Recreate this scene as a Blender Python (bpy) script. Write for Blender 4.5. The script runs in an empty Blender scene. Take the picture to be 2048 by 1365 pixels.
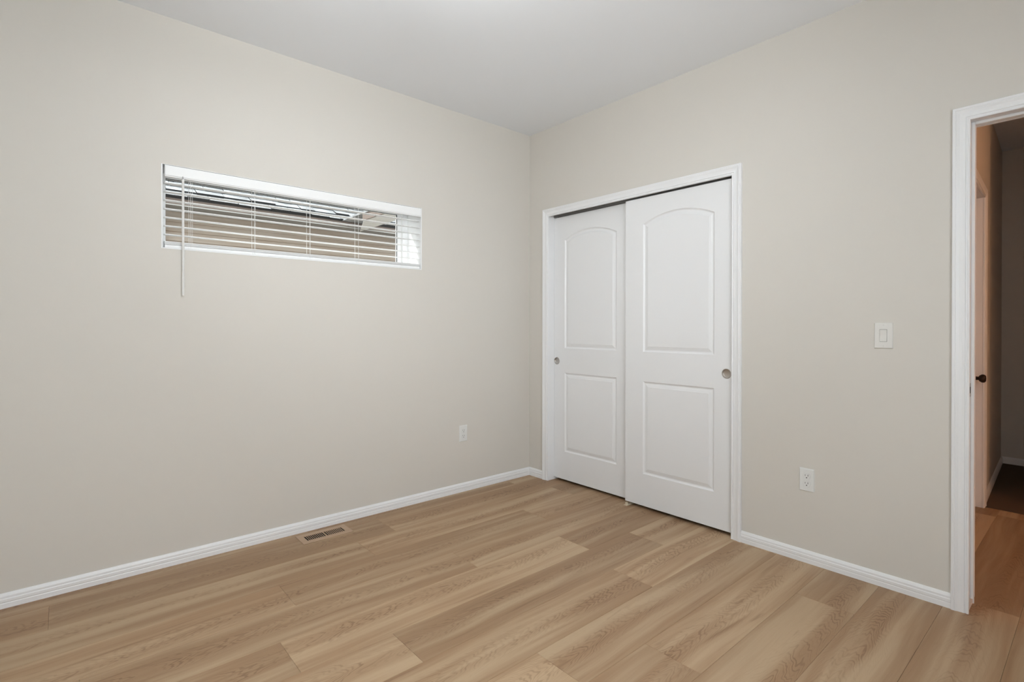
import bpy, bmesh, math, random
from mathutils import Vector, Matrix

# ------------------------------------------------------------------ camera
SC = bpy.context.scene
COL = SC.collection
cam_d = bpy.data.cameras.new('camera'); cam = bpy.data.objects.new('camera', cam_d); COL.objects.link(cam)
F_PX, PY, PITCH, ROLL, YAW = 1038.691, 656.743, -0.0032, 0.0011, 0.8553
cam_d.sensor_fit = 'HORIZONTAL'; cam_d.sensor_width = 36.0
cam_d.lens = F_PX / 2048 * 36
cam_d.shift_y = (PY - 682.5) / 2048
cam_d.clip_start = 0.02; cam_d.clip_end = 200
fw = Vector((-math.sin(YAW)*math.cos(PITCH), math.cos(YAW)*math.cos(PITCH), math.sin(PITCH)))
rt = Vector((math.cos(YAW), math.sin(YAW), 0)); up = rt.cross(fw)
r2 = rt*math.cos(ROLL) + up*math.sin(ROLL); u2 = -rt*math.sin(ROLL) + up*math.cos(ROLL)
M = Matrix.Identity(4)
for i in range(3):
    M[i][0] = r2[i]; M[i][1] = u2[i]; M[i][2] = -fw[i]
M[0][3], M[1][3], M[2][3] = 3.0817, -2.8662, 1.1992
cam.matrix_world = M
SC.camera = cam

# ------------------------------------------------------------------ sky, lights, exposure
SC.view_settings.view_transform = 'Standard'
SC.view_settings.look = 'None'
SC.view_settings.gamma = 1
SC.view_settings.use_curve_mapping = False
SC.view_settings.exposure = 0.19
W = bpy.data.worlds.new('overcast'); SC.world = W; W.use_nodes = True
bg = W.node_tree.nodes['Background']
bg.inputs[0].default_value = (0.95, 0.975, 1.0, 1)
bg.inputs[1].default_value = 2.2

def area(name, loc, rot, sx, sy, power, color):
    d = bpy.data.lights.new(name, 'AREA'); d.shape = 'RECTANGLE'; d.size = sx; d.size_y = sy
    d.energy = power; d.color = color
    o = bpy.data.objects.new(name, d); COL.objects.link(o); o.location = loc; o.rotation_euler = rot
    return o
sun_d = bpy.data.lights.new('sun', 'SUN'); sun_d.energy = 5.0; sun_d.angle = math.radians(2.0); sun_d.color = (1.0, 0.985, 0.96)
sun = bpy.data.objects.new('sun', sun_d); COL.objects.link(sun)
sun.rotation_euler = Vector((-0.45, -0.60, 0.66)).to_track_quat('Z', 'Y').to_euler()
# daylight entering by the big window behind the camera
area('daylight', (3.74, -2.25, 1.5), (0, math.radians(90), 0), 1.2, 1.7, 28, (0.88, 0.95, 1.0))
# added soft fill spot beside the camera, brightening the far corner
fd = bpy.data.lights.new('corner_fill', 'SPOT'); fd.energy = 112; fd.spot_size = math.radians(75); fd.spot_blend = 1.0
fd.shadow_soft_size = 0.30; fd.color = (0.93, 0.97, 1.0)
corner_fill = bpy.data.objects.new('corner_fill', fd); COL.objects.link(corner_fill); corner_fill.location = (3.30, -3.10, 2.0)
corner_fill.rotation_euler = (Vector((3.30, -3.10, 2.0)) - Vector((0.0, -0.3, 2.35))).to_track_quat('Z', 'Y').to_euler()

# ------------------------------------------------------------------ materials
def mat(name, rgb, rough=0.5, spec=0.5, metal=0.0, bump=None, var=0.0):
    m = bpy.data.materials.new(name); m.use_nodes = True
    nt = m.node_tree; b = nt.nodes['Principled BSDF']
    b.inputs['Base Color'].default_value = (*rgb, 1)
    b.inputs['Roughness'].default_value = rough
    b.inputs['Metallic'].default_value = metal
    b.inputs['Specular IOR Level'].default_value = spec
    tc = nt.nodes.new('ShaderNodeTexCoord')
    if bump:
        sc, st, dist = bump
        n = nt.nodes.new('ShaderNodeTexNoise'); n.inputs['Scale'].default_value = sc; n.inputs['Detail'].default_value = 4
        bp = nt.nodes.new('ShaderNodeBump'); bp.inputs['Strength'].default_value = st; bp.inputs['Distance'].default_value = dist
        nt.links.new(tc.outputs['Object'], n.inputs['Vector'])
        nt.links.new(n.outputs['Fac'], bp.inputs['Height']); nt.links.new(bp.outputs['Normal'], b.inputs['Normal'])
    if var:
        n = nt.nodes.new('ShaderNodeTexNoise'); n.inputs['Scale'].default_value = 1.3; n.inputs['Detail'].default_value = 3
        mx = nt.nodes.new('ShaderNodeMix'); mx.data_type = 'RGBA'
        mx.inputs[6].default_value = (*[c*(1-var) for c in rgb], 1); mx.inputs[7].default_value = (*[min(1, c*(1+var)) for c in rgb], 1)
        nt.links.new(tc.outputs['Object'], n.inputs['Vector']); nt.links.new(n.outputs['Fac'], mx.inputs[0])
        nt.links.new(mx.outputs[2], b.inputs['Base Color'])
    return m

M_WALL = mat('greige_wall_paint', (0.655, 0.622, 0.570), 0.75, 0.3, bump=(260, 0.06, 0.002), var=0.012)
M_CEIL = mat('ceiling_paint', (0.865, 0.885, 0.915), 0.85, 0.2, bump=(220, 0.06, 0.002))
M_TRIM = mat('white_trim_paint', (0.83, 0.83, 0.835), 0.4, 0.5, bump=(60, 0.02, 0.001))
M_DOOR = mat('white_door_paint', (0.81, 0.81, 0.815), 0.30, 0.5, bump=(140, 0.015, 0.001))
M_BLIND = mat('white_faux_wood', (0.88, 0.88, 0.875), 0.45, 0.4, bump=(80, 0.02, 0.001))
M_VINYL = mat('white_vinyl', (0.85, 0.85, 0.85), 0.4, 0.5, bump=(50, 0.02, 0.001))
M_CORD = mat('white_cord', (0.80, 0.79, 0.77), 0.8, 0.2, bump=(400, 0.3, 0.001))
M_WAND = mat('grey_white_wand', (0.76, 0.75, 0.73), 0.35, 0.5, bump=(40, 0.02, 0.001))
M_PLATE = mat('white_plastic_plate', (0.76, 0.76, 0.74), 0.35, 0.5, bump=(30, 0.01, 0.001))
M_ROCK = mat('warm_white_plastic', (0.74, 0.725, 0.69), 0.3, 0.5, bump=(30, 0.01, 0.001))
M_SLOT = mat('dark_slot', (0.012, 0.010, 0.009), 0.8, 0.2, bump=(30, 0.01, 0.001))
M_NICKEL = mat('brushed_nickel', (0.52, 0.49, 0.46), 0.38, 0.5, 1.0, bump=(300, 0.08, 0.0005))
M_DARKMETAL = mat('dark_metal', (0.06, 0.055, 0.05), 0.45, 0.5, 0.6, bump=(120, 0.05, 0.001))
M_TRACK = mat('grey_track_metal', (0.32, 0.31, 0.30), 0.5, 0.5, 0.8, bump=(120, 0.05, 0.001))
M_GUIDE = mat('beige_plastic', (0.62, 0.53, 0.40), 0.5, 0.4, bump=(60, 0.02, 0.001))
M_REG = mat('tan_painted_steel', (0.42, 0.285, 0.185), 0.45, 0.4, bump=(200, 0.03, 0.001))
M_GASKET = mat('dark_gasket', (0.08, 0.08, 0.08), 0.7, 0.2, bump=(60, 0.02, 0.001))
M_CARPET = mat('brown_carpet', (0.12, 0.085, 0.06), 0.95, 0.1, bump=(500, 0.8, 0.004), var=0.1)
M_FASCIA = mat('taupe_fascia', (0.20, 0.16, 0.14), 0.7, 0.2, bump=(80, 0.1, 0.002), var=0.1)
M_SOFFIT = mat('grey_soffit', (0.26, 0.25, 0.235), 0.8, 0.2, bump=(80, 0.1, 0.002))
M_PALE = mat('pale_soffit_board', (0.78, 0.78, 0.77), 0.8, 0.2, bump=(80, 0.1, 0.002))
M_ZINC = mat('grey_downspout', (0.45, 0.45, 0.44), 0.6, 0.3, bump=(80, 0.1, 0.002))
M_GROUND = mat('gravel_ground', (0.30, 0.28, 0.25), 0.95, 0.1, bump=(60, 0.8, 0.02), var=0.2)
M_BRONZE = mat('oil_rubbed_bronze', (0.035, 0.022, 0.015), 0.45, 0.4, 0.5, bump=(60, 0.05, 0.001))

def glass_mat():
    m = bpy.data.materials.new('window_glass'); m.use_nodes = True; nt = m.node_tree
    nt.nodes.clear()
    out = nt.nodes.new('ShaderNodeOutputMaterial'); mx = nt.nodes.new('ShaderNodeMixShader')
    tr = nt.nodes.new('ShaderNodeBsdfTransparent'); gl = nt.nodes.new('ShaderNodeBsdfGlossy'); lw = nt.nodes.new('ShaderNodeLayerWeight'); lw.inputs[0].default_value = 0.5
    pw = nt.nodes.new('ShaderNodeMath'); pw.operation = 'POWER'; pw.inputs[1].default_value = 5.0; nt.links.new(lw.outputs['Facing'], pw.inputs[0])
    fr = nt.nodes.new('ShaderNodeMath'); fr.operation = 'MULTIPLY_ADD'; fr.inputs[1].default_value = 0.6; fr.inputs[2].default_value = 0.04; nt.links.new(pw.outputs[0], fr.inputs[0])
    gl.inputs['Roughness'].default_value = 0.02
    tr.inputs[0].default_value = (0.95, 0.97, 0.96, 1)
    nt.links.new(fr.outputs[0], mx.inputs[0]); nt.links.new(tr.outputs[0], mx.inputs[1]); nt.links.new(gl.outputs[0], mx.inputs[2])
    nt.links.new(mx.outputs[0], out.inputs[0])
    return m
M_GLASS = glass_mat()

class NB:
    """tiny node builder"""
    def __init__(s, nt): s.nt = nt
    def val(s, v, sock):
        if isinstance(v, (int, float)): sock.default_value = v
        elif isinstance(v, tuple): sock.default_value = v
        else: s.nt.links.new(v, sock)
    def math(s, op, a, b=0.0, c=None, clamp=False):
        n = s.nt.nodes.new('ShaderNodeMath'); n.operation = op; n.use_clamp = clamp
        s.val(a, n.inputs[0]); s.val(b, n.inputs[1])
        if c is not None: s.val(c, n.inputs[2])
        return n.outputs[0]
    def comb(s, x, y, z):
        n = s.nt.nodes.new('ShaderNodeCombineXYZ'); s.val(x, n.inputs[0]); s.val(y, n.inputs[1]); s.val(z, n.inputs[2]); return n.outputs[0]
    def noise(s, vec, scale=1.0, detail=3.0, rough=0.5):
        n = s.nt.nodes.new('ShaderNodeTexNoise'); n.inputs['Scale'].default_value = scale; n.inputs['Detail'].default_value = detail
        n.inputs['Roughness'].default_value = rough; s.val(vec, n.inputs['Vector']); return n.outputs['Fac']
    def ramp(s, x, lo, hi):
        n = s.nt.nodes.new('ShaderNodeMapRange'); n.clamp = True; n.interpolation_type = 'SMOOTHSTEP'
        s.val(x, n.inputs[0]); n.inputs[1].default_value = lo; n.inputs[2].default_value = hi; return n.outputs[0]
    def mix(s, f, a, b):
        n = s.nt.nodes.new('ShaderNodeMix'); n.data_type = 'RGBA'; s.val(f, n.inputs[0]); s.val(a, n.inputs[6]); s.val(b, n.inputs[7]); return n.outputs[2]

def floor_mat():
    m = bpy.data.materials.new('light_oak_plank'); m.use_nodes = True; nt = m.node_tree; N = NB(nt)
    b = nt.nodes['Principled BSDF']
    uv = nt.nodes.new('ShaderNodeUVMap'); uv.uv_map = 'plank'
    sp = nt.nodes.new('ShaderNodeSeparateXYZ'); nt.links.new(uv.outputs[0], sp.inputs[0]); u, v = sp.outputs[0], sp.outputs[1]
    at = nt.nodes.new('ShaderNodeAttribute'); at.attribute_name = 'seed'
    ss = nt.nodes.new('ShaderNodeSeparateXYZ'); nt.links.new(at.outputs['Vector'], ss.inputs[0])
    seed, tone, cen = ss.outputs[0], ss.outputs[1], ss.outputs[2]
    s100 = N.math('MULTIPLY', seed, 97.0)
    # broad streaks along the plank
    wob = N.noise(N.comb(N.math('MULTIPLY', v, 1.1), s100, 3.3), 1.0, 2.0)
    uu = N.math('ADD', u, N.math('MULTIPLY', N.math('SUBTRACT', wob, 0.5), 0.09))
    broad = N.noise(N.comb(N.math('MULTIPLY', uu, 13.0), N.math('MULTIPLY', v, 0.7), s100), 1.0, 2.5, 0.5)
    mid = N.noise(N.comb(N.math('MULTIPLY', uu, 55.0), N.math('MULTIPLY', v, 1.6), s100), 1.0, 3.0, 0.6)
    fine = N.noise(N.comb(N.math('MULTIPLY', uu, 420.0), N.math('MULTIPLY', v, 9.0), s100), 1.0, 3.0, 0.6)
    # cathedral arches: stacked parabolas
    uc = N.math('ADD', uu, N.math('MULTIPLY', N.math('SUBTRACT', cen, 0.5), 0.09))
    f = N.math('ADD', N.math('MULTIPLY', v, 0.11), N.math('MULTIPLY', N.math('MULTIPLY', uc, uc), 5.5))
    f = N.math('ADD', f, N.math('MULTIPLY', N.noise(N.comb(N.math('MULTIPLY', v, 5.0), N.math('MULTIPLY', uu, 26.0), s100), 1.0, 2.0), 0.032))
    f = N.math('ADD', f, N.math('MULTIPLY', N.noise(N.comb(N.math('MULTIPLY', v, 22.0), N.math('MULTIPLY', uu, 110.0), s100), 1.0, 2.0), 0.0016))
    ring = N.math('SINE', N.math('MULTIPLY', f, 1500.0))
    ring2 = N.noise(N.comb(N.math('MULTIPLY', f, 210.0), s100, 0.5), 1.0, 2.0)
    ringm = N.math('MULTIPLY', N.ramp(ring, -0.2, 1.0), N.ramp(ring2, 0.30, 0.62))
    near = N.math('SUBTRACT', 1.0, N.ramp(N.math('ABSOLUTE', uc), 0.015, 0.085))
    heart = N.math('MULTIPLY', near, N.ramp(broad, 0.3, 0.62))
    grain = N.math('MULTIPLY', ringm, N.math('ADD', 0.10, N.math('MULTIPLY', heart, 0.90)))
    streak = N.math('MULTIPLY', N.ramp(mid, 0.55, 0.78), N.ramp(broad, 0.4, 0.65))
    light = (0.450, 0.320, 0.198, 1); tan = (0.325, 0.200, 0.110, 1); brown = (0.178, 0.096, 0.047, 1)
    base = N.mix(N.ramp(N.math('SUBTRACT', N.math('ADD', N.math('MULTIPLY', broad, 0.75), N.math('MULTIPLY', mid, 0.25)), N.math('MULTIPLY', N.math('SUBTRACT', tone, 0.5), 0.16)), 0.36, 0.62), light, tan)
    base = N.mix(N.math('MULTIPLY', heart, 0.45), base, tan)
    base = N.mix(N.math('MULTIPLY', streak, 0.65), base, brown)
    base = N.mix(N.math('MULTIPLY', grain, 0.70), base, brown)
    base = N.mix(N.math('MULTIPLY', N.ramp(fine, 0.5, 0.8), 0.13), base, brown)
    # darker knots / pores
    sparse = N.noise(N.comb(N.math('MULTIPLY', uu, 26.0), N.math('MULTIPLY', v, 3.2), s100), 1.0, 3.0, 0.65)
    base = N.mix(N.math('MULTIPLY', N.ramp(sparse, 0.64, 0.80), 0.55), base, (0.20, 0.115, 0.062, 1))
    hs = nt.nodes.new('ShaderNodeHueSaturation'); nt.links.new(base, hs.inputs['Color'])
    nt.links.new(N.math('ADD', 0.88, N.math('MULTIPLY', tone, 0.22)), hs.inputs['Value'])
    hs.inputs['Saturation'].default_value = 1.0
    nt.links.new(hs.outputs[0], b.inputs['Base Color'])
    b.inputs['Roughness'].default_value = 0.48; b.inputs['Specular IOR Level'].default_value = 0.35
    bp = nt.nodes.new('ShaderNodeBump'); bp.inputs['Strength'].default_value = 0.12; bp.inputs['Distance'].default_value = 0.001
    nt.links.new(fine, bp.inputs['Height']); nt.links.new(bp.outputs[0], b.inputs['Normal'])
    return m
M_FLOOR = floor_mat()
M_GAP = mat('plank_core', (0.22, 0.15, 0.10), 0.8, 0.2, bump=(60, 0.05, 0.001))

def siding_mat():
    m = bpy.data.materials.new('taupe_lap_siding'); m.use_nodes = True; nt = m.node_tree; N = NB(nt)
    b = nt.nodes['Principled BSDF']; tc = nt.nodes.new('ShaderNodeTexCoord')
    sp = nt.nodes.new('ShaderNodeSeparateXYZ'); nt.links.new(tc.outputs['Object'], sp.inputs[0])
    n = N.noise(N.comb(sp.outputs[0], N.math('MULTIPLY', sp.outputs[1], 1.2), N.math('MULTIPLY', sp.outputs[2], 30.0)), 1.0, 4.0, 0.6)
    c = N.mix(N.ramp(n, 0.3, 0.7), (0.40, 0.325, 0.265, 1), (0.47, 0.41, 0.36, 1))
    nt.links.new(c, b.inputs['Base Color']); b.inputs['Roughness'].default_value = 0.8; b.inputs['Specular IOR Level'].default_value = 0.2
    return m
M_SIDING = siding_mat()

def shingle_mat():
    m = bpy.data.materials.new('weathered_shingles'); m.use_nodes = True; nt = m.node_tree; N = NB(nt)
    b = nt.nodes['Principled BSDF']; tc = nt.nodes.new('ShaderNodeTexCoord')
    n = N.noise(tc.outputs['Object'], 7.0, 5.0, 0.7)
    c = N.mix(N.ramp(n, 0.35, 0.65), (0.27, 0.278, 0.29, 1), (0.42, 0.43, 0.44, 1))
    nt.links.new(c, b.inputs['Base Color']); b.inputs['Roughness'].default_value = 0.9; b.inputs['Specular IOR Level'].default_value = 0.2
    return m
M_SHINGLE = shingle_mat()
M_BUTT = mat('asphalt_edge_shade', (0.03, 0.03, 0.032), 0.9, 0.1, bump=(80, 0.1, 0.002))  # near-black asphalt butts, with the shade between courses put into the colour

# ------------------------------------------------------------------ mesh helpers
def link(name, bm, m, parent=None, smooth=False, mats=None):
    bmesh.ops.recalc_face_normals(bm, faces=bm.faces)
    me = bpy.data.meshes.new(name); bm.to_mesh(me); bm.free()
    for x in (mats or [m]): me.materials.append(x)
    if smooth:
        for p in me.polygons: p.use_smooth = True
    o = bpy.data.objects.new(name, me); COL.objects.link(o)
    if parent: o.parent = parent
    return o

def box(bm, x0, x1, y0, y1, z0, z1, bev=0.0, seg=2):
    v = [bm.verts.new(c) for c in ((x0,y0,z0),(x1,y0,z0),(x1,y1,z0),(x0,y1,z0),(x0,y0,z1),(x1,y0,z1),(x1,y1,z1),(x0,y1,z1))]
    fs = [bm.faces.new([v[i] for i in f]) for f in ((0,3,2,1),(4,5,6,7),(0,1,5,4),(1,2,6,5),(2,3,7,6),(3,0,4,7))]
    if bev > 0:
        es = list({e for f in fs for e in f.edges})
        bmesh.ops.bevel(bm, geom=es, offset=bev, segments=seg, affect='EDGES', profile=0.5)
    return bm

def B(*a, **k):
    return box(bmesh.new(), *a, **k)

def tube(bm, pts, r, seg=10, cap=True):
    pts = [Vector(p) for p in pts]; rings = []
    for i, p in enumerate(pts):
        d = (pts[min(i+1, len(pts)-1)] - pts[max(i-1, 0)]).normalized()
        a = d.orthogonal().normalized() if i == 0 else (rings_a - d*rings_a.dot(d)).normalized()
        rings_a = a; b_ = d.cross(a)
        rr = r[i] if isinstance(r, (list, tuple)) else r
        rings.append([bm.verts.new(p + (a*math.cos(t) + b_*math.sin(t))*rr) for t in [2*math.pi*k/seg for k in range(seg)]])
    for A, C in zip(rings, rings[1:]):
        for k in range(seg): bm.faces.new((A[k], A[(k+1) % seg], C[(k+1) % seg], C[k]))
    if cap:
        bm.faces.new(rings[0][::-1]); bm.faces.new(rings[-1])
    return bm

def lathe(bm, prof, origin, axis, seg=32):
    """prof: (radius, height along axis)"""
    ax = Vector(axis).normalized(); a = ax.orthogonal().normalized(); b_ = ax.cross(a); o = Vector(origin)
    rings = []
    for r, h in prof:
        if r < 1e-6: rings.append([bm.verts.new(o + ax*h)])
        else: rings.append([bm.verts.new(o + ax*h + (a*math.cos(t)+b_*math.sin(t))*r) for t in [2*math.pi*k/seg for k in range(seg)]])
    for A, C in zip(rings, rings[1:]):
        for k in range(seg):
            k2 = (k+1) % seg
            q = [A[k % len(A)], A[k2 % len(A)], C[k2 % len(C)], C[k % len(C)]]
            q = list(dict.fromkeys(q))
            if len(q) >= 3: bm.faces.new(q)
    return bm

def sweep(bm, stations):
    """stations: list of rings (lists of points); joined, ends capped"""
    R = [[bm.verts.new(p) for p in s] for s in stations]
    n = len(R[0])
    for A, C in zip(R, R[1:]):
        for k in range(n): bm.faces.new((A[k], A[(k+1) % n], C[(k+1) % n], C[k]))
    bm.faces.new(R[0][::-1]); bm.faces.new(R[-1])
    return bm

def tag(o, label=None, cat=None, group=None, kind=None):
    if label: o['label'] = label
    if cat: o['category'] = cat
    if group: o['group'] = group
    if kind: o['kind'] = kind
    return o

def struct(o, label=None, cat=None):
    return tag(o, label, cat, kind='structure')

def empty(name, loc):
    o = bpy.data.objects.new(name, None); COL.objects.link(o); o.location = loc; o.empty_display_size = 0.05
    return o

def under(o, parent):
    """parent o keeping its world coordinates (mesh data were written in world space)"""
    o.parent = parent; o.matrix_parent_inverse = Matrix.Translation(parent.location).inverted()
    return o

H = 2.74
TONES = {(6, 0): 0.97, (7, -1): 0.97, (5, 0): 0.2, (4, 0): 0.85, (5, -1): 0.8, (0, 0): 0.1, (1, 0): 0.7, (2, 0): 0.35, (2, -1): 0.75, (3, -1): 0.45,
         (3, 0): 0.5, (8, 0): 0.7, (8, -1): 0.35, (9, -1): 0.35, (9, 0): 0.25, (6, -1): 0.55, (7, 0): 0.5, (1, -1): 0.3, (0, -1): 0.35, (4, -1): 0.4, (10, 0): 0.3, (11, 0): 0.3, (-1, 0): 0.3, (-1, -1): 0.35}
# ------------------------------------------------------------------ floor
def floor_planks(x_lo, x_hi, y_lo, y_hi):
    rnd = random.Random(11)
    bm = bmesh.new(); uvl = bm.loops.layers.uv.new('plank'); at = bm.verts.layers.float_vector.new('seed')
    Wd, X0, L, g, bv = 0.2275, 0.113, 1.52, 0.0003, 0.0007
    known = {0: -2.905, 1: -1.624, 2: -2.106, 3: -1.30, 4: -2.24, 5: -1.89, 6: -0.81, 7: -1.548, 8: -1.20, 9: -0.373, 10: -1.45, 11: -1.40, -1: -1.78}
    # tone per plank seen in the picture: (row, index of the plank starting at known joint)
    k0 = math.floor((x_lo - X0)/Wd); k1 = math.ceil((x_hi - X0)/Wd)
    for k in range(k0, k1):
        ys = known.get(k, rnd.uniform(-L, 0))
        j = math.floor((y_lo - ys)/L)
        while ys + j*L < y_hi:
            a0, a1 = ys + j*L, ys + (j+1)*L
            seed, tone, cen = rnd.random(), rnd.random(), rnd.random()
            if (k, j) in TONES: tone = TONES[(k, j)]
            vc = rnd.uniform(0.25, 0.75)*L
            xa, xb = max(X0 + k*Wd, x_lo), min(X0 + (k+1)*Wd, x_hi)
            ya, yb = max(a0, y_lo), min(a1, y_hi); j += 1
            if xb - xa < 0.003 or yb - ya < 0.003: continue
            out = [(xa+g, ya+g), (xb-g, ya+g), (xb-g, yb-g), (xa+g, yb-g)]
            inn = [(xa+g+bv, ya+g+bv), (xb-g-bv, ya+g+bv), (xb-g-bv, yb-g-bv), (xa+g+bv, yb-g-bv)]
            vt = [bm.verts.new((x, y, 0)) for x, y in inn]
            vo = [bm.verts.new((x, y, -0.0007)) for x, y in out]
            vd = [bm.verts.new((x, y, -0.006)) for x, y in out]
            for w in vt+vo+vd: w[at] = (seed, tone, cen)
            fs = [bm.faces.new(vt)]
            for q in range(4):
                fs.append(bm.faces.new((vo[q], vo[(q+1) % 4], vt[(q+1) % 4], vt[q])))
                fs.append(bm.faces.new((vd[q], vd[(q+1) % 4], vo[(q+1) % 4], vo[q])))
            xc = X0 + (k+0.5)*Wd
            for f in fs:
                for lp in f.loops: lp[uvl].uv = (lp.vert.co.x - xc, lp.vert.co.y - a0 - vc)
    # sub floor below the planks
    n0 = len(bm.faces)
    box(bm, x_lo, x_hi, y_lo, y_hi, -0.06, -0.006)
    bm.faces.ensure_lookup_table()
    for f in bm.faces[n0:]: f.material_index = 1
    return bm

XR, YF = 3.75, -3.50      # inner faces of the walls behind the camera
fl = link('floor', floor_planks(0.0, 6.0, YF, 1.775), None, mats=[M_FLOOR, M_GAP])
struct(fl, 'light oak plank floor running along the window wall', 'floor')

# ------------------------------------------------------------------ walls
def wall(name, boxes, label, m=M_WALL):
    bm = bmesh.new()
    for b_ in boxes: box(bm, *b_)
    o = link(name, bm, m); struct(o, label, 'wall'); return o
# window wall x = 0, opening for the small window
WY0, WY1, WZ0, WZ1 = -2.490, -1.005, 1.585, 2.006
TL = 0.25
wall('wall_left', [(-TL, 0, YF-0.2, WY0, -0.1, H), (-TL, 0, WY1, 1.0, -0.1, H), (-TL, 0, WY0, WY1, -0.1, WZ0), (-0.183, 0, WY0, WY1, WZ1, H), (-TL, -0.183, WY0, WY1, WZ1+0.018, H)],
     'pale greige wall holding the short wide window')
# closet / doorway wall y = 0
CX0, CX1, CZ = 0.222, 1.681, 2.053       # closet casing inner edge
DX0, DX1, DZ = 2.700, 3.511, 2.062       # doorway casing inner edge
TB = 0.118; J = 0.016; RV = 0.004
wall('wall_back', [(0, CX0-J, 0, TB, -0.05, H), (CX1+J, DX0-J, 0, TB, -0.05, H), (DX1+J, 6.1, 0, TB, -0.05, H),
                   (CX0-J, CX1+J, 0, TB, CZ+0.03, H), (DX0-J, DX1+J, 0, TB, DZ+J, H)],
     'greige wall around the closet opening and the open doorway')
# wall behind camera right, with window
W2 = (-3.15, -1.35, 0.85, 2.15)
wall('wall_right', [(XR, XR+0.2, YF-0.2, W2[0], -0.1, H), (XR, XR+0.2, W2[1], 0, -0.1, H), (XR, XR+0.2, W2[0], W2[1], -0.1, W2[2]), (XR, XR+0.2, W2[0], W2[1], W2[3], H)],
     'greige wall behind the camera holding the big window')
wall('wall_front', [(0, XR, YF-0.2, YF, -0.1, H)], 'plain greige wall opposite the closet')
cl = link('ceiling', B(-TL, 6.3, YF-0.2, 3.6, H, H+0.15), M_CEIL); struct(cl, 'plain white flat ceiling', 'ceiling')

# closet interior
wall('wall_closet', [(0, 2.1, 0.72, 0.80, -0.05, H), (2.05, 2.12, TB, 0.72, -0.05, H)], 'dim back and end wall inside the closet')

# hall beyond the doorway : its door wall is a touch out of square
def hx(y): return 2.526 + (2.458-2.526)*(y-1.868)/(3.38-1.868)
FY = 3.38
def prism(bm, poly, z0, z1):
    a = [bm.verts.new((x, y, z0)) for x, y in poly]; b_ = [bm.verts.new((x, y, z1)) for x, y in poly]; n = len(poly)
    bm.faces.new(a[::-1]); bm.faces.new(b_)
    for i in range(n): bm.faces.new((a[i], a[(i+1) % n], b_[(i+1) % n], b_[i]))
    return bm
HD0, HD1, HDZ = 0.93, 1.742, 2.055      # hall door opening in y
bm = bmesh.new()
for y0, y1, z0, z1 in ((TB, HD0-0.012, -0.05, H), (HD1+0.012, FY+0.1, -0.05, H), (HD0-0.012, HD1+0.012, HDZ+0.012, H)):
    prism(bm, [(hx(y0)-0.12, y0), (hx(y0), y0), (hx(y1), y1), (hx(y1)-0.12, y1)], z0, z1)
struct(link('wall_hall_left', bm, M_WALL), 'dim hall wall holding the closed hall door', 'wall')
wall('wall_hall_end', [(2.3, 6.2, FY, FY+0.1, -0.05, H)], 'dark end wall of the hall alcove')
wall('wall_hall_back', [(3.40, 6.2, 1.775, 1.875, -0.05, H), (3.40, 3.5, 1.875, FY, -0.05, H)], 'hall wall facing the bedroom doorway')
wall('wall_hall_right', [(6.0, 6.1, TB, 1.775, -0.05, H)], 'end wall of the hall passage')
fc = link('floor_hall', B(2.3, 3.4, 1.777, FY, -0.06, 0.004), M_CARPET); struct(fc, 'dark brown carpet in the hall alcove', 'floor')

# ------------------------------------------------------------------ baseboards
BP = [(0, 0), (0.0125, 0), (0.0125, 0.020), (0.0112, 0.0235), (0.0125, 0.027), (0.0125, 0.038), (0.0105, 0.042), (0.0105, 0.050), (0.0070, 0.0575), (0.0045, 0.0620), (0, 0.0620)]
def base_run(bm, p, q, n):
    """p->q along the wall, n = normal into the room"""
    n = Vector((*n, 0)).normalized()
    sweep(bm, [[Vector((*e, 0)) + n*d + Vector((0, 0, h)) for d, h in BP] for e in (p, q)])
    return bm
def baseboard(name, runs, label):
    bm = bmesh.new()
    for r_ in runs: base_run(bm, *r_)
    return struct(link(name, bm, M_TRIM), label, 'baseboard')
CW = 0.0575
baseboard('baseboard_left', [((0, YF), (0, -0.0), (1, 0))], 'white ribbed baseboard under the window')
baseboard('baseboard_back', [((0.0, 0), (CX0-CW, 0), (0, -1)), ((CX1+CW, 0), (DX0-CW, 0), (0, -1)), ((DX1+CW, 0), (XR, 0), (0, -1))], 'white ribbed baseboard on the closet wall')
baseboard('baseboard_right', [((XR, YF), (XR, 0), (-1, 0))], 'white baseboard on the wall behind the camera')
baseboard('baseboard_front', [((0, YF), (XR, YF), (0, 1))], 'white baseboard opposite the closet')
HN = (1, 0.045)
baseboard('baseboard_hall_left', [((hx(HD1+CW), HD1+CW), (hx(FY), FY), HN), ((hx(TB), TB), (hx(HD0-CW), HD0-CW), HN)], 'dim baseboard beside the hall door')
baseboard('baseboard_hall_end', [((hx(FY), FY), (3.4, FY), (0, -1))], 'dim baseboard on the alcove end wall')

# ------------------------------------------------------------------ casings (colonial profile)
CP = [(0.000, 0.0), (0.000, 0.009), (0.003, 0.0115), (0.0065, 0.0115), (0.0095, 0.0090), (0.0125, 0.0095), (0.0150, 0.0130),
      (0.024, 0.0125), (0.034, 0.0140), (0.041, 0.0168), (0.0440, 0.0180), (0.0465, 0.0165), (0.049, 0.0180), (0.0555, 0.0180), (0.0575, 0.0160), (0.0575, 0.0)]
def casing(x0, x1, zt, to):
    """to(a, d, z): a along wall, d off the wall"""
    st = []
    for sx, zz in ((0, 0), (0, 1), (1, 1), (1, 0)):
        ring = []
        for w, h in CP:
            a = (x0 - w) if sx == 0 else (x1 + w)
            z = (zt + w) if zz else 0.0
            ring.append(to(a, h, z))
        st.append(ring)
    return sweep(bmesh.new(), st)
t1 = struct(link('trim_1', casing(CX0, CX1, CZ, lambda a, d, z: Vector((a, -d, z))), M_TRIM), 'white moulded casing around the sliding closet doors', 'door casing')
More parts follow.
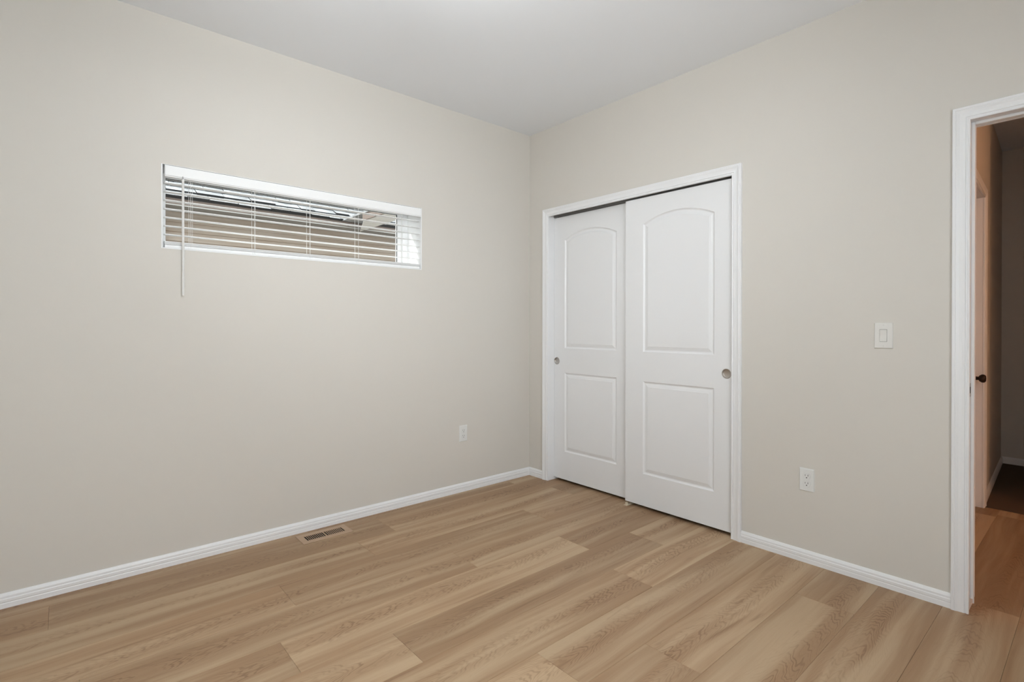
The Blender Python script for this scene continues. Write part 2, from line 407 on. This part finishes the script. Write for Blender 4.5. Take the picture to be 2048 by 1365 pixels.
t2 = struct(link('trim_2', casing(DX0, DX1, DZ, lambda a, d, z: Vector((a, -d, z))), M_TRIM), 'white moulded casing around the open doorway', 'door casing')
t2h = casing(DX0, DX1, DZ, lambda a, d, z: Vector((a, TB+d, z)))
link('casing', t2h, M_TRIM, t2)
# doorway jamb with stop
bm = bmesh.new()
box(bm, DX0-J+RV-0.004, DX0-RV, 0.0, TB, 0, DZ+RV+J-0.004, 0.001); box(bm, DX1+RV, DX1+J, 0.0, TB, 0, DZ+J, 0.001)
box(bm, DX0-RV, DX1+RV, 0.0, TB, DZ+RV, DZ+J, 0.001)
link('jamb', bm, M_TRIM, t2)
bm = bmesh.new()
box(bm, DX0-RV, DX0+0.0075, 0.048, 0.082, 0.045, DZ+RV, 0.002); box(bm, DX1-0.0075, DX1+RV, 0.048, 0.082, 0.045, DZ+RV, 0.002)
box(bm, DX0+0.0075, DX1-0.0075, 0.048, 0.082, DZ-0.008, DZ+RV, 0.002)
link('door_stop', bm, M_TRIM, t2)
# strike plate on the jamb
bm = bmesh.new(); xs = DX0-RV
box(bm, xs-0.0005, xs+0.0018, 0.010, 0.040, 0.905, 0.962, 0.0008)
sp_ = link('strike_plate', bm, M_NICKEL, t2); sp_['label'] = 'brushed metal strike plate on the jamb'
bm = bmesh.new(); box(bm, xs+0.0008, xs+0.0022, 0.018, 0.032, 0.920, 0.947)
link('latch_hole', bm, M_SLOT, sp_)
bm = bmesh.new()
for z in (0.912, 0.955): lathe(bm, [(0.0035, 0), (0.0035, 0.0006), (0, 0.0008)], (xs+0.0018, 0.025, z), (1, 0, 0), 12)
link('screw', bm, M_NICKEL, sp_)

# closet jamb + head track
bm = bmesh.new()
box(bm, CX0-J, CX0-RV+0.003, 0.0, TB, 0, CZ+0.03, 0.001); box(bm, CX1+RV-0.003, CX1+J, 0.0, TB, 0, CZ+0.03, 0.001)
box(bm, CX0, CX1, 0.0, TB, CZ+0.022, CZ+0.03, 0.0)
cj = link('jamb', bm, M_TRIM, t1)
bm = bmesh.new()
for y, zb in ((0.006, CZ+0.004), (0.0505, CZ-0.0035), (0.094, CZ+0.004)):
    box(bm, CX0+0.002, CX1-0.002, y, y+0.0022, zb, CZ+0.0215)
box(bm, CX0+0.002, CX1-0.002, 0.006, 0.096, CZ+0.0195, CZ+0.0218)
tr = link('sliding_track', bm, M_TRACK, t1); tr['label'] = 'grey metal double track above the doors'

# ------------------------------------------------------------------ panelled sliding doors
def offset_poly(P, d):
    n = len(P); out = []
    for i in range(n):
        a, b_, c = Vector(P[i-1]), Vector(P[i]), Vector(P[(i+1) % n])
        e1 = (b_-a).normalized(); e2 = (c-b_).normalized()
        n1 = Vector((-e1.y, e1.x)); n2 = Vector((-e2.y, e2.x)); k = 1 + n1.dot(n2)
        out.append(b_ + (n1+n2)*(d/max(k, 0.3)))
    return out
def arch_poly(x0, x1, z0, zs, zt, seg=20):
    """counter-clockwise, flat arched head"""
    s = zt - zs; w = (x1-x0)/2; R = (w*w + s*s)/(2*s); cx = (x0+x1)/2; cz = zt - R; a0 = math.asin(w/R)
    P = [(x0, z0), (x1, z0)]
    for i in range(seg+1):
        t = a0 - 2*a0*i/seg
        P.append((cx + R*math.sin(t), cz + R*math.cos(t)))
    return P
def panel_door(name, x0, x1, yf, th, z0, z1, panels, pull, label):
    bm = bmesh.new()
    loops = []
    rect = [(x0, z0), (x1, z0), (x1, z1), (x0, z1)]
    circ = [(pull[0]+0.0262*math.cos(2*math.pi*i/32), pull[1]+0.0262*math.sin(2*math.pi*i/32)) for i in range(32)]
    allv = []
    def mkloop(P, y):
        vs = [bm.verts.new((p[0], y, p[1])) for p in P]
        return vs
    def close(vs): return [bm.edges.new((vs[i], vs[(i+1) % len(vs)])) for i in range(len(vs))]
    outer = mkloop(rect, yf); edges = close(outer)
    plv = []
    for P in panels:
        l0 = mkloop(P, yf); edges += close(l0); plv.append((P, l0))
    cv = mkloop(circ, yf); edges += close(cv)
    bmesh.ops.triangle_fill(bm, use_beauty=True, use_dissolve=False, edges=edges)
    # drop fill inside holes
    def inside(pt, P):
        c = False; n = len(P)
        for i in range(n):
            (xa, za), (xb, zb) = P[i], P[(i+1) % n]
            if (za > pt[1]) != (zb > pt[1]) and pt[0] < (xb-xa)*(pt[1]-za)/(zb-za)+xa: c = not c
        return c
    kill = [f for f in bm.faces if any(inside((f.calc_center_median().x, f.calc_center_median().z), P) for P in panels+[circ])]
    bmesh.ops.delete(bm, geom=kill, context='FACES_ONLY')
    for P, l0 in plv:
        prev = l0
        for d, y in ((0.0025, 0.0030), (0.0075, 0.0072), (0.011, 0.0082), (0.015, 0.0080), (0.024, 0.0050), (0.033, 0.0030), (0.0345, 0.0016), (0.036, 0.0014)):
            cur = mkloop(offset_poly(P, d), yf+y)
            for i in range(len(cur)): bm.faces.new((prev[i], prev[(i+1) % len(cur)], cur[(i+1) % len(cur)], cur[i]))
            prev = cur
        bm.faces.new(prev)
    # pull pocket wall
    cb = mkloop(circ, yf+0.009)
    for i in range(32): bm.faces.new((cv[i], cv[(i+1) % 32], cb[(i+1) % 32], cb[i]))
    bm.faces.new(cb)
    # sides and back
    back = mkloop(rect, yf+th)
    for i in range(4): bm.faces.new((outer[i], outer[(i+1) % 4], back[(i+1) % 4], back[i]))
    bm.faces.new(back)
    o = link(name, bm, M_DOOR); struct(o, label, 'door')
    # finger pull : flange ring and dished cup
    c = (pull[0], yf, pull[1]); ax = (0, -1, 0)
    bm = bmesh.new()
    lathe(bm, [(0.0245, 0.0), (0.0285, 0.0), (0.0288, 0.0008), (0.0278, 0.0018), (0.0256, 0.0020), (0.0243, 0.0010), (0.0238, -0.004), (0.0228, -0.0068), (0.020, -0.0078), (0.0, -0.0080)], c, ax, 40)
    p = link('finger_pull', bm, M_NICKEL, o, smooth=True); p['label'] = 'round brushed nickel recessed pull'
    return o
F0, R0 = 0.015, 0.060
panel_door('door_1', 0.936, 1.6835, F0, 0.032, 0.0235, 2.0435,
    [arch_poly(1.076, 1.567, 1.034, 1.870, 1.928), [(1.076, 0.233), (1.567, 0.233), (1.567, 0.840), (1.076, 0.840)]],
    (1.642, 0.930), 'white two panel sliding closet door nearer the doorway, in front')
panel_door('door_2', 0.2225, 0.972, R0, 0.032, 0.021, 2.0465,
    [arch_poly(0.333, 0.826, 1.032, 1.865, 1.924), [(0.333, 0.236), (0.826, 0.236), (0.826, 0.843), (0.333, 0.843)]],
    (0.251, 0.932), 'white two panel sliding closet door nearer the corner, behind')
# floor guide
g_ = empty('floor_guide', (0.957, 0.03, 0)); tag(g_, 'small beige plastic floor guide under the overlapping closet doors', 'door guide')
under(link('base_plate', B(0.944, 0.972, -0.014, 0.108, 0.0, 0.003, 0.0008), M_GUIDE), g_)
bm = B(0.951, 0.965, -0.006, 0.006, 0.003, 0.020, 0.001); under(link('guide_fin', bm, M_GUIDE), g_)
bm = B(0.955, 0.9605, 0.049, 0.0575, 0.003, 0.035, 0.001); under(link('guide_fin', bm, M_GUIDE), g_)

# ------------------------------------------------------------------ small window in the left wall
w1 = empty('window_1', (-0.2, (WY0+WY1)/2, WZ0)); struct(w1, 'short wide horizontal window high in the greige wall', 'window')
LN = 0.006
bm = bmesh.new()
box(bm, -0.183, 0.0015, WY0, WY0+LN, WZ0, WZ1, 0.001); box(bm, -0.183, 0.0015, WY1-LN, WY1, WZ0, WZ1, 0.001)
box(bm, -0.183, 0.0015, WY0+LN, WY1-LN, WZ0, WZ0+LN, 0.001); box(bm, -0.183, 0.0015, WY0+LN, WY1-LN, WZ1-0.002, WZ1, 0.0005)
under(link('reveal_lining', bm, M_VINYL), w1)
FW_ = 0.042
def frame_bm(x0, x1, y0, y1, z0, z1, w, bev=0.002):
    bm = bmesh.new()
    box(bm, x0, x1, y0, y0+w, z0, z1, bev); box(bm, x0, x1, y1-w, y1, z0, z1, bev)
    box(bm, x0, x1, y0+w, y1-w, z0, z0+w, bev); box(bm, x0, x1, y0+w, y1-w, z1-w, z1, bev)
    return bm
under(link('window_frame', frame_bm(-0.235, -0.183, WY0, WY1, WZ0, WZ1+0.020, FW_), M_VINYL), w1)
under(link('gasket', frame_bm(-0.212, -0.205, WY0+FW_, -1.081, WZ0+FW_, WZ1+0.020-FW_, 0.003, 0), M_GASKET), w1)
under(link('pane', B(-0.211, -0.206, WY0+FW_, -1.081, WZ0+FW_, WZ1+0.020-FW_), M_GLASS), w1)

under(link('sash_stile', B(-0.230, -0.200, -1.080, WY1-FW_, WZ0+FW_, WZ1-FW_+0.020, 0.002), M_VINYL), w1)

# blind
BY0, BY1 = -2.475, -1.0125
bl = empty('window_blind', (-0.03, (BY0+BY1)/2, WZ1)); tag(bl, 'white open slatted horizontal blind hanging in the short wide window', 'window blind')
bm = B(-0.012, 0.0, -2.4755, -1.0105, 1.945, 2.003, 0.002)
box(bm, -0.0005, 0.0035, -2.4735, -1.0135, 1.951, 1.997, 0.0015)
under(link('valance', bm, M_BLIND), bl)
under(link('headrail', B(-0.066, -0.014, BY0, BY1, 1.968, 1.999, 0.002), M_BLIND), bl)
def slat_bm(zc, tilt=3.0, th=0.0038, w=0.05, xc=-0.036):
    t = math.radians(tilt); prof = []
    n = 6
    for i in range(n+1):
        s = -w/2 + w*i/n; crown = 0.0012*(1-(2*s/w)**2); prof.append((s, crown+th/2))
    for i in range(n, -1, -1):
        s = -w/2 + w*i/n; crown = 0.0012*(1-(2*s/w)**2); prof.append((s, crown-th/2))
    # outer edge higher than room edge
    P = [(xc + s*math.cos(t) + h*math.sin(t), zc - s*math.sin(t) + h*math.cos(t)) for s, h in prof]
    return sweep(bmesh.new(), [[(x, y, z) for x, z in P] for y in (BY0+0.001, BY1-0.001)])
for k in range(7):
    under(link('slat', slat_bm(1.6605 + 0.0430*k), M_BLIND), bl)
# slats stacked on the bottom rail
for k in range(4):
    under(link('slat', slat_bm(1.6105 + 0.0042*k, 0.0, 0.0030), M_BLIND), bl)
under(link('bottom_rail', B(-0.060, -0.011, BY0+0.001, BY1-0.001, 1.5925, 1.6075, 0.002), M_BLIND), bl)
for k in range(5):
    y = -2.362 + 0.302*k
    bm = bmesh.new()
    for x in (-0.0095, -0.0625):
        tube(bm, [(x, y, 1.960), (x, y, 1.78), (x, y + 0.001, 1.60)], 0.0011, 6)
    for j in range(7):
        z = 1.6605 + 0.0430*j - 0.0035
        tube(bm, [(-0.0095, y, z-0.004), (-0.0625, y, z+0.003)], 0.0005, 4)
    under(link('ladder_cord', bm, M_CORD), bl)
    bm = bmesh.new(); tube(bm, [(-0.036, y+0.012, 1.960), (-0.036, y+0.012, 1.60)], 0.0008, 6)
    under(link('lift_cord', bm, M_CORD), bl)
    bm = bmesh.new(); box(bm, -0.0115, -0.0095, y-0.011, y+0.011, 1.594, 1.6045, 0.0008)
    under(link('cord_clip', bm, M_BLIND), bl)
# wand
bm = bmesh.new()
tube(bm, [(0.012, -2.399, 1.940), (0.012, -2.399, 1.36), (0.012, -2.399, 1.352)], [0.0056, 0.0056, 0.0050], 8)
wd = under(link('tilt_wand', bm, M_WAND), bl); wd['label'] = 'long grey wand hanging below the sill'
bm = bmesh.new()
tube(bm, [(-0.004, -2.399, 1.952), (0.006, -2.399, 1.954), (0.012, -2.399, 1.948), (0.012, -2.399, 1.938)], 0.0022, 8)
under(link('wand_hook', bm, M_TRACK), bl)

# windows behind the camera (only frames and panes)
def plain_window(name, ax, a0, a1, z0, z1, pos, sgn, label):
    e = empty(name, ((pos, (a0+a1)/2, z0) if ax == 'x' else ((a0+a1)/2, pos, z0))); struct(e, label, 'window')
    def bb(bm, d0, d1, p0, p1, q0, q1, bv=0.002):
        D0, D1 = sorted((pos+sgn*d0, pos+sgn*d1))
        if ax == 'x': box(bm, D0, D1, p0, p1, q0, q1, bv)
        else: box(bm, p0, p1, D0, D1, q0, q1, bv)
    bm = bmesh.new(); w = 0.05; mid = (a0+a1)/2
    for r_ in ((a0, a0+w, z0, z1), (a1-w, a1, z0, z1), (a0+w, a1-w, z0, z0+w), (a0+w, a1-w, z1-w, z1), (mid-0.025, mid+0.025, z0+w, z1-w)): bb(bm, 0.10, 0.16, *r_)
    under(link('window_frame', bm, M_VINYL), e)
    bm = bmesh.new(); bb(bm, 0.125, 0.130, a0+w, mid-0.025, z0+w, z1-w, 0); bb(bm, 0.125, 0.130, mid+0.025, a1-w, z0+w, z1-w, 0)
    under(link('pane', bm, M_GLASS), e)
plain_window('window_2', 'x', W2[0], W2[1], W2[2], W2[3], XR, 1, 'wide window in the wall behind the camera')

# ------------------------------------------------------------------ electrical plates
def local(o_, ex, ey, ez):
    """frame: ex along wall, ey out of the wall, ez up"""
    m = Matrix.Identity(4)
    for i in range(3): m[i][0] = ex[i]; m[i][1] = ey[i]; m[i][2] = ez[i]; m[i][3] = o_[i]
    return m
def plate_bm(w, h, holes):
    bm = bmesh.new()
    out = [(-w/2, -h/2), (w/2, -h/2), (w/2, h/2), (-w/2, h/2)]
    v0 = [bm.verts.new((x, 0, z)) for x, z in out]
    s = 0.0035; v1 = [bm.verts.new((x, 0.0032, z)) for x, z in [(-w/2+0.0008, -h/2+0.0008), (w/2-0.0008, -h/2+0.0008), (w/2-0.0008, h/2-0.0008), (-w/2+0.0008, h/2-0.0008)]]
    v2 = [bm.verts.new((x, 0.0058, z)) for x, z in [(-w/2+s, -h/2+s), (w/2-s, -h/2+s), (w/2-s, h/2-s), (-w/2+s, h/2-s)]]
    for A, C in ((v0, v1), (v1, v2)):
        for i in range(4): bm.faces.new((A[i], A[(i+1) % 4], C[(i+1) % 4], C[i]))
    es = [bm.edges.new((v2[i], v2[(i+1) % 4])) if not bm.edges.get((v2[i], v2[(i+1) % 4])) else bm.edges.get((v2[i], v2[(i+1) % 4])) for i in range(4)]
    hv = []
    for P in holes:
        l = [bm.verts.new((x, 0.0058, z)) for x, z in P]; hv.append((P, l))
        es += [bm.edges.new((l[i], l[(i+1) % len(l)])) for i in range(len(l))]
    n0 = set(bm.faces)
    bmesh.ops.triangle_fill(bm, use_beauty=True, use_dissolve=False, edges=es)
    def inside(pt, P):
        c = False; n = len(P)
        for i in range(n):
            (xa, za), (xb, zb) = P[i], P[(i+1) % n]
            if (za > pt[1]) != (zb > pt[1]) and pt[0] < (xb-xa)*(pt[1]-za)/(zb-za)+xa: c = not c
        return c
    kill = [f for f in bm.faces if f not in n0 and any(inside((f.calc_center_median().x, f.calc_center_median().z), P) for P in holes)]
    bmesh.ops.delete(bm, geom=kill, context='FACES_ONLY')
    for P, l in hv:
        b_ = [bm.verts.new((x, 0.0005, z)) for x, z in P]
        for i in range(len(l)): bm.faces.new((l[i], l[(i+1) % len(l)], b_[(i+1) % len(l)], b_[i]))
    return bm
def d_shape(cz, r=0.0172, flat=0.0142, seg=28):
    P = []
    for i in range(seg):
        t = 2*math.pi*i/seg; x, z = r*math.cos(t), r*math.sin(t)
        P.append((x, cz + max(-flat, min(flat, z))))
    Q = []
    for p in P:
        if not Q or (abs(p[0]-Q[-1][0])+abs(p[1]-Q[-1][1])) > 1e-5: Q.append(p)
    return Q
def extrude_poly(bm, P, y0, y1):
    a = [bm.verts.new((x, y0, z)) for x, z in P]; b_ = [bm.verts.new((x, y1, z)) for x, z in P]; n = len(P)
    bm.faces.new(a); bm.faces.new(b_)
    for i in range(n): bm.faces.new((a[i], a[(i+1) % n], b_[(i+1) % n], b_[i]))
    return bm
def screw_bm(z, r=0.0032, y=0.0058):
    bm = bmesh.new(); lathe(bm, [(r, 0), (r, 0.0006), (r*0.6, 0.0011), (0, 0.0012)], (0, y, z), (0, 1, 0), 14)
    return bm
def outlet(loc, mw, label):
    e = empty('electrical_outlet', (0, 0, 0)); tag(e, label, 'power outlet', 'duplex outlets low on the walls')
    plate = link('cover_plate', plate_bm(0.070, 0.116, [[(x*1.03, cz+(z-cz)*1.03) for x, z in d_shape(cz)] for cz in (0.0195, -0.0195)]), M_PLATE, e)
    for cz in (0.0195, -0.0195):
        r_ = link('receptacle', extrude_poly(bmesh.new(), d_shape(cz), 0.0005, 0.0062), M_PLATE, e)
        bm = bmesh.new()
        box(bm, -0.0078, -0.0056, 0.006, 0.00645, cz-0.0005, cz+0.0085); box(bm, 0.0056, 0.0076, 0.006, 0.00645, cz+0.0005, cz+0.0078)
        lathe(bm, [(0.0027, 0), (0.0027, 0.00045), (0, 0.00045)], (0, 0.006, cz-0.0075), (0, 1, 0), 14)
        link('socket_slot', bm, M_SLOT, r_)
    link('screw', screw_bm(0.0), M_PLATE, e)
    e.matrix_world = mw
    return e
outlet(None, local((2.0740, 0, 0.420), (-1, 0, 0), (0, -1, 0), (0, 0, 1)), 'white duplex outlet between the closet and the doorway')
outlet(None, local((0, -0.6575, 0.4215), (0, -1, 0), (1, 0, 0), (0, 0, 1)), 'white duplex outlet on the window wall near the corner')

sw = empty('light_switch', (0, 0, 0)); tag(sw, 'single white rocker switch on the wall beside the open doorway', 'light switch')
RK = [(-0.0135, -0.027), (0.0135, -0.027), (0.0135, 0.027), (-0.0135, 0.027)]
link('cover_plate', plate_bm(0.0725, 0.119, [[(x*1.1, z*1.06) for x, z in RK]]), M_ROCK, sw)
bm = bmesh.new()   # rocker paddle tipped about its middle
pts = [(-0.027, 0.0088), (0.0, 0.0062), (0.027, 0.0072)]
sweep(bm, [[(x, 0.0005, -0.027), (x, 0.0088, -0.027), (x, 0.0060, 0.0005), (x, 0.0072, 0.027), (x, 0.0005, 0.027)] for x in (-0.0135, 0.0135)])
link('rocker', bm, M_ROCK, sw)
bm = bmesh.new(); box(bm, -0.0148, 0.0148, 0.0004, 0.0030, -0.0285, 0.0285); link('rocker_recess', bm, M_TRACK, sw)
for z in (0.0485, -0.0485): link('screw', screw_bm(z), M_ROCK, sw)
sw.matrix_world = local((2.398, 0, 1.159), (-1, 0, 0), (0, -1, 0), (0, 0, 1))

# ------------------------------------------------------------------ floor register
vx0, vx1, vy0, vy1 = 0.050, 0.193, -1.862, -1.577
rg = empty('floor_register', ((vx0+vx1)/2, (vy0+vy1)/2, 0)); tag(rg, 'tan metal floor register with dark slots beside the baseboard', 'floor vent')
zt = 0.0035
ox0, ox1 = vx0+0.036, vx1-0.040
n_s = 11; yA, yB = vy0+0.034, vy1-0.034; ym = (yA+yB)/2
bars = []
for y0, y1, n_s, hw in ((yA, ym-0.004, 10, 0.14), (ym+0.004, yB, 10, 0.20)):
    pit = (y1-y0)/n_s
    for i in range(n_s-1): bars.append((y0+pit*(i+1)-pit*hw, y0+pit*(i+1)+pit*hw))
bm = bmesh.new()
def rim(x0, x1, y0, y1):
    return x0, x1, y0, y1
# face plate as four flanges with sloped edge, and the middle bridge
box(bm, vx0, ox0, vy0, vy1, 0.0004, zt, 0.0012); box(bm, ox1, vx1, vy0, vy1, 0.0004, zt, 0.0012)
box(bm, ox0, ox1, vy0, yA, 0.0004, zt, 0.0005); box(bm, ox0, ox1, yB, vy1, 0.0004, zt, 0.0005)
box(bm, ox0, ox1, ym-0.004, ym+0.004, 0.0004, zt, 0.0005)
under(link('face_plate', bm, M_REG), rg)
for a, b_ in bars:
    under(link('louver', B(ox0-0.001, ox1+0.001, a, b_, zt-0.0016, zt-0.0003), M_REG), rg)
under(link('duct_shade_sheet', B(ox0, ox1, yA, yB, 0.0002, 0.0005), M_SLOT), rg)  # black sheet on the solid floor standing in for shade inside the duct

# ------------------------------------------------------------------ hall door
hd = empty('door_3', (hx(HD1), HD1, 0)); struct(hd, 'closed hall door in warm dim light beyond the doorway', 'door')
HV = Vector((hx(1.0)-hx(0.0), 1.0, 0)).normalized(); HNn = Vector((HV.y, -HV.x, 0))
def hp(y, off, z): return Vector((hx(y), y, z)) + HNn*off
def hbox(bm, y0, y1, o0, o1, z0, z1, bev=0.001):
    v = []
    for z in (z0, z1):
        for yy, oo in ((y0, o0), (y0, o1), (y1, o1), (y1, o0)): v.append(bm.verts.new(hp(yy, oo, z)))
    fs = [bm.faces.new([v[i] for i in f]) for f in ((0,1,2,3),(7,6,5,4),(0,4,5,1),(1,5,6,2),(2,6,7,3),(3,7,4,0))]
    if bev: bmesh.ops.bevel(bm, geom=list({e for f in fs for e in f.edges}), offset=bev, segments=2, affect='EDGES')
    return bm
under(link('door_leaf', hbox(bmesh.new(), HD0+0.003, HD1-0.003, -0.075, -0.040, 0.008, HDZ-0.004), M_DOOR), hd)
bm = bmesh.new()
hbox(bm, HD0-0.012, HD0, -0.118, -0.001, 0, HDZ+0.012, 0); hbox(bm, HD1, HD1+0.012, -0.118, -0.001, 0, HDZ+0.012, 0); hbox(bm, HD0, HD1, -0.118, -0.001, HDZ, HDZ+0.012, 0)
under(link('jamb', bm, M_TRIM), hd)
under(link('casing', casing(HD0, HD1, HDZ, lambda a, d, z: hp(a, d, z)), M_TRIM), hd)
bm = bmesh.new()
kc = hp(1.60, -0.040, 0.868)
lathe(bm, [(0.0, 0.0), (0.031, 0.0), (0.031, 0.006), (0.012, 0.010), (0.011, 0.030), (0.020, 0.036), (0.0265, 0.047), (0.026, 0.058), (0.018, 0.066), (0, 0.068)], kc, HNn, 28)
kn = under(link('door_knob', bm, M_BRONZE, smooth=True), hd); kn['label'] = 'dark bronze round knob'

# warm wall lamp at the far end of the passage
lm = empty('wall_lamp', (6.0, 0.5, 2.0)); tag(lm, 'warm wall lamp at the far end of the hall passage', 'wall lamp')
under(link('lamp_base', B(5.975, 5.999, 0.44, 0.56, 1.90, 2.10, 0.004), M_NICKEL), lm)
m_em = bpy.data.materials.new('warm_lamp_glass'); m_em.use_nodes = True
bs = m_em.node_tree.nodes['Principled BSDF']; bs.inputs['Base Color'].default_value = (0.9, 0.8, 0.65, 1)
bs.inputs['Emission Color'].default_value = (1.0, 0.53, 0.29, 1); bs.inputs['Emission Strength'].default_value = 80.0
bm = bmesh.new(); lathe(bm, [(0, -0.14), (0.06, -0.14), (0.09, 0.14), (0, 0.14)], (5.88, 0.5, 2.0), (0, 0, 1), 28)
under(link('lamp_shade', bm, m_em), lm)

# added fill lamp, unseen above the frame, brightening ceiling and walls
rl = empty('added_fill_lamp', (1.65, -2.10, H)); tag(rl, 'added round white fill lamp hung unseen above the bedroom view', 'added fill lamp')
bm = bmesh.new(); lathe(bm, [(0, 0), (0.07, 0), (0.07, 0.018), (0.012, 0.03), (0.012, 0.20), (0.03, 0.21), (0, 0.21)], (1.65, -2.10, H), (0, 0, -1), 32)
under(link('fill_lamp_stem', bm, M_NICKEL), rl)
m_e2 = bpy.data.materials.new('fill_lamp_glass'); m_e2.use_nodes = True
bs = m_e2.node_tree.nodes['Principled BSDF']; bs.inputs['Base Color'].default_value = (0.9, 0.9, 0.9, 1)
bs.inputs['Emission Color'].default_value = (0.90, 0.96, 1.0, 1); bs.inputs['Emission Strength'].default_value = 18.0
m_e3 = bpy.data.materials.new('fill_lamp_uplight'); m_e3.use_nodes = True
bs = m_e3.node_tree.nodes['Principled BSDF']; bs.inputs['Emission Color'].default_value = (0.90, 0.96, 1.0, 1); bs.inputs['Emission Strength'].default_value = 105.0
bm = bmesh.new(); lathe(bm, [(0.172, 0.212), (0.17, 0.195), (0.175, 0.20), (0.15, 0.235), (0.09, 0.265), (0, 0.275)], (1.65, -2.10, H), (0, 0, -1), 32)
under(link('lamp_shade', bm, m_e2, smooth=True), rl)
bm = bmesh.new(); lathe(bm, [(0.014, 0.210), (0.168, 0.210), (0.168, 0.214), (0.014, 0.214)], (1.65, -2.10, H), (0, 0, -1), 32)
under(link('fill_lamp_diffuser', bm, m_e3), rl)

# ------------------------------------------------------------------ outside : neighbouring house
struct(link('ground', B(-14, -TL-0.01, -14, 10, -0.45, -0.40), M_GROUND), 'gravel ground between the houses', 'ground')
hs = empty('neighbour_house', (-3.4, -1.0, -0.4)); tag(hs, 'taupe neighbouring house with pale shingle roof seen through the small window', 'house')
XW, EX, EZ, SZ = -3.40, -3.00, 2.490, 2.405
bm = bmesh.new(); z = -0.4; HY0, HY1 = -7.0, 6.0; pit = 0.100
while z < SZ:
    z1 = min(z+pit, SZ)
    sweep(bm, [[(XW-0.02, y, z), (XW+0.026, y, z), (XW+0.028, y, z+0.006), (XW+0.002, y, z1), (XW-0.02, y, z1)] for y in (HY0, HY1)])
    z += pit
box(bm, XW-0.2, XW-0.019, HY0, HY1, -0.4, SZ)
under(link('siding_wall', bm, M_SIDING), hs)
under(link('soffit', B(XW, EX-0.02, HY0, HY1, SZ, SZ+0.012), M_SOFFIT), hs)
bm = B(EX-0.02, EX, HY0, HY1, SZ-0.008, EZ-0.008, 0.002); under(link('fascia', bm, M_FASCIA), hs)
bm = B(EX, EX+0.006, HY0, HY1, SZ-0.008, SZ+0.004, 0.001); under(link('fascia_trim', bm, M_ZINC), hs)
# shingle roof: lapped courses of separate tabs
rnd = random.Random(5)
sl = math.radians(33); cs, sn = math.cos(sl), math.sin(sl)
bm = bmesh.new()
def rp(s, y, h): return Vector((EX + 0.03 - s*cs + h*sn, y, EZ - 0.012 + s*sn + h*cs))
def rbox(s0, s1, y0, y1, h00, h01, h10, h11):
    v = [bm.verts.new(rp(*c)) for c in ((s0,y0,h00),(s0,y1,h00),(s1,y1,h10),(s1,y0,h10),(s0,y0,h01),(s0,y1,h01),(s1,y1,h11),(s1,y0,h11))]
    for q, f in enumerate(((0,1,2,3),(7,6,5,4),(0,4,5,1),(1,5,6,2),(2,6,7,3),(3,7,4,0))):
        nf = bm.faces.new([v[i] for i in f]); nf.material_index = 1 if q in (2, 3, 5) else 0
for c in range(26):
    s0 = c*0.135
    y = HY0 + rnd.uniform(0, 0.2)
    fine_row = c < 14
    while y < HY1:
        wdt = rnd.uniform(0.13, 0.33) if fine_row else 1.2
        y1 = min(y+wdt, HY1); k = rnd.choice((0.0, 0.005, 0.012))
        rbox(s0 - rnd.choice((0, 0, 0.012)), s0+0.16, y+0.003, y1-0.003, 0.004, 0.016+k, -0.004, 0.002)
        y = y1
rbox(0.01, 3.6, HY0, HY1, -0.02, 0.001, -0.02, 0.001)
under(link('shingle_roof', bm, None, mats=[M_SHINGLE, M_BUTT]), hs)
# low overhang that comes towards this house
under(link('overhang_soffit', prism(bmesh.new(), [(-2.46, -0.272), (-1.3, -0.25), (-1.3, 0.0), (-3.16, 0.0)], 2.400, 2.412), M_PALE), hs)
under(link('overhang_fascia', prism(bmesh.new(), [(-2.46, -0.290), (-1.3, -0.268), (-1.3, -0.252), (-2.46, -0.272)], 2.396, 2.47), M_FASCIA), hs)
bm = bmesh.new()
prism(bm, [(-3.05, -0.30), (-1.3, -0.30), (-1.3, 0.1), (-3.05, 0.1)], 2.472, 2.492)
under(link('overhang_roof', bm, M_SHINGLE), hs)
# downspout with elbow
bm = bmesh.new()
tube(bm, [(EX-0.05, -2.13, 2.40), (EX-0.10, -2.12, 2.33), (XW+0.08, -2.10, 2.24), (XW+0.065, -2.09, 2.15), (XW+0.065, -2.09, -0.35)], 0.036, 8)
under(link('downspout', bm, M_ZINC), hs)
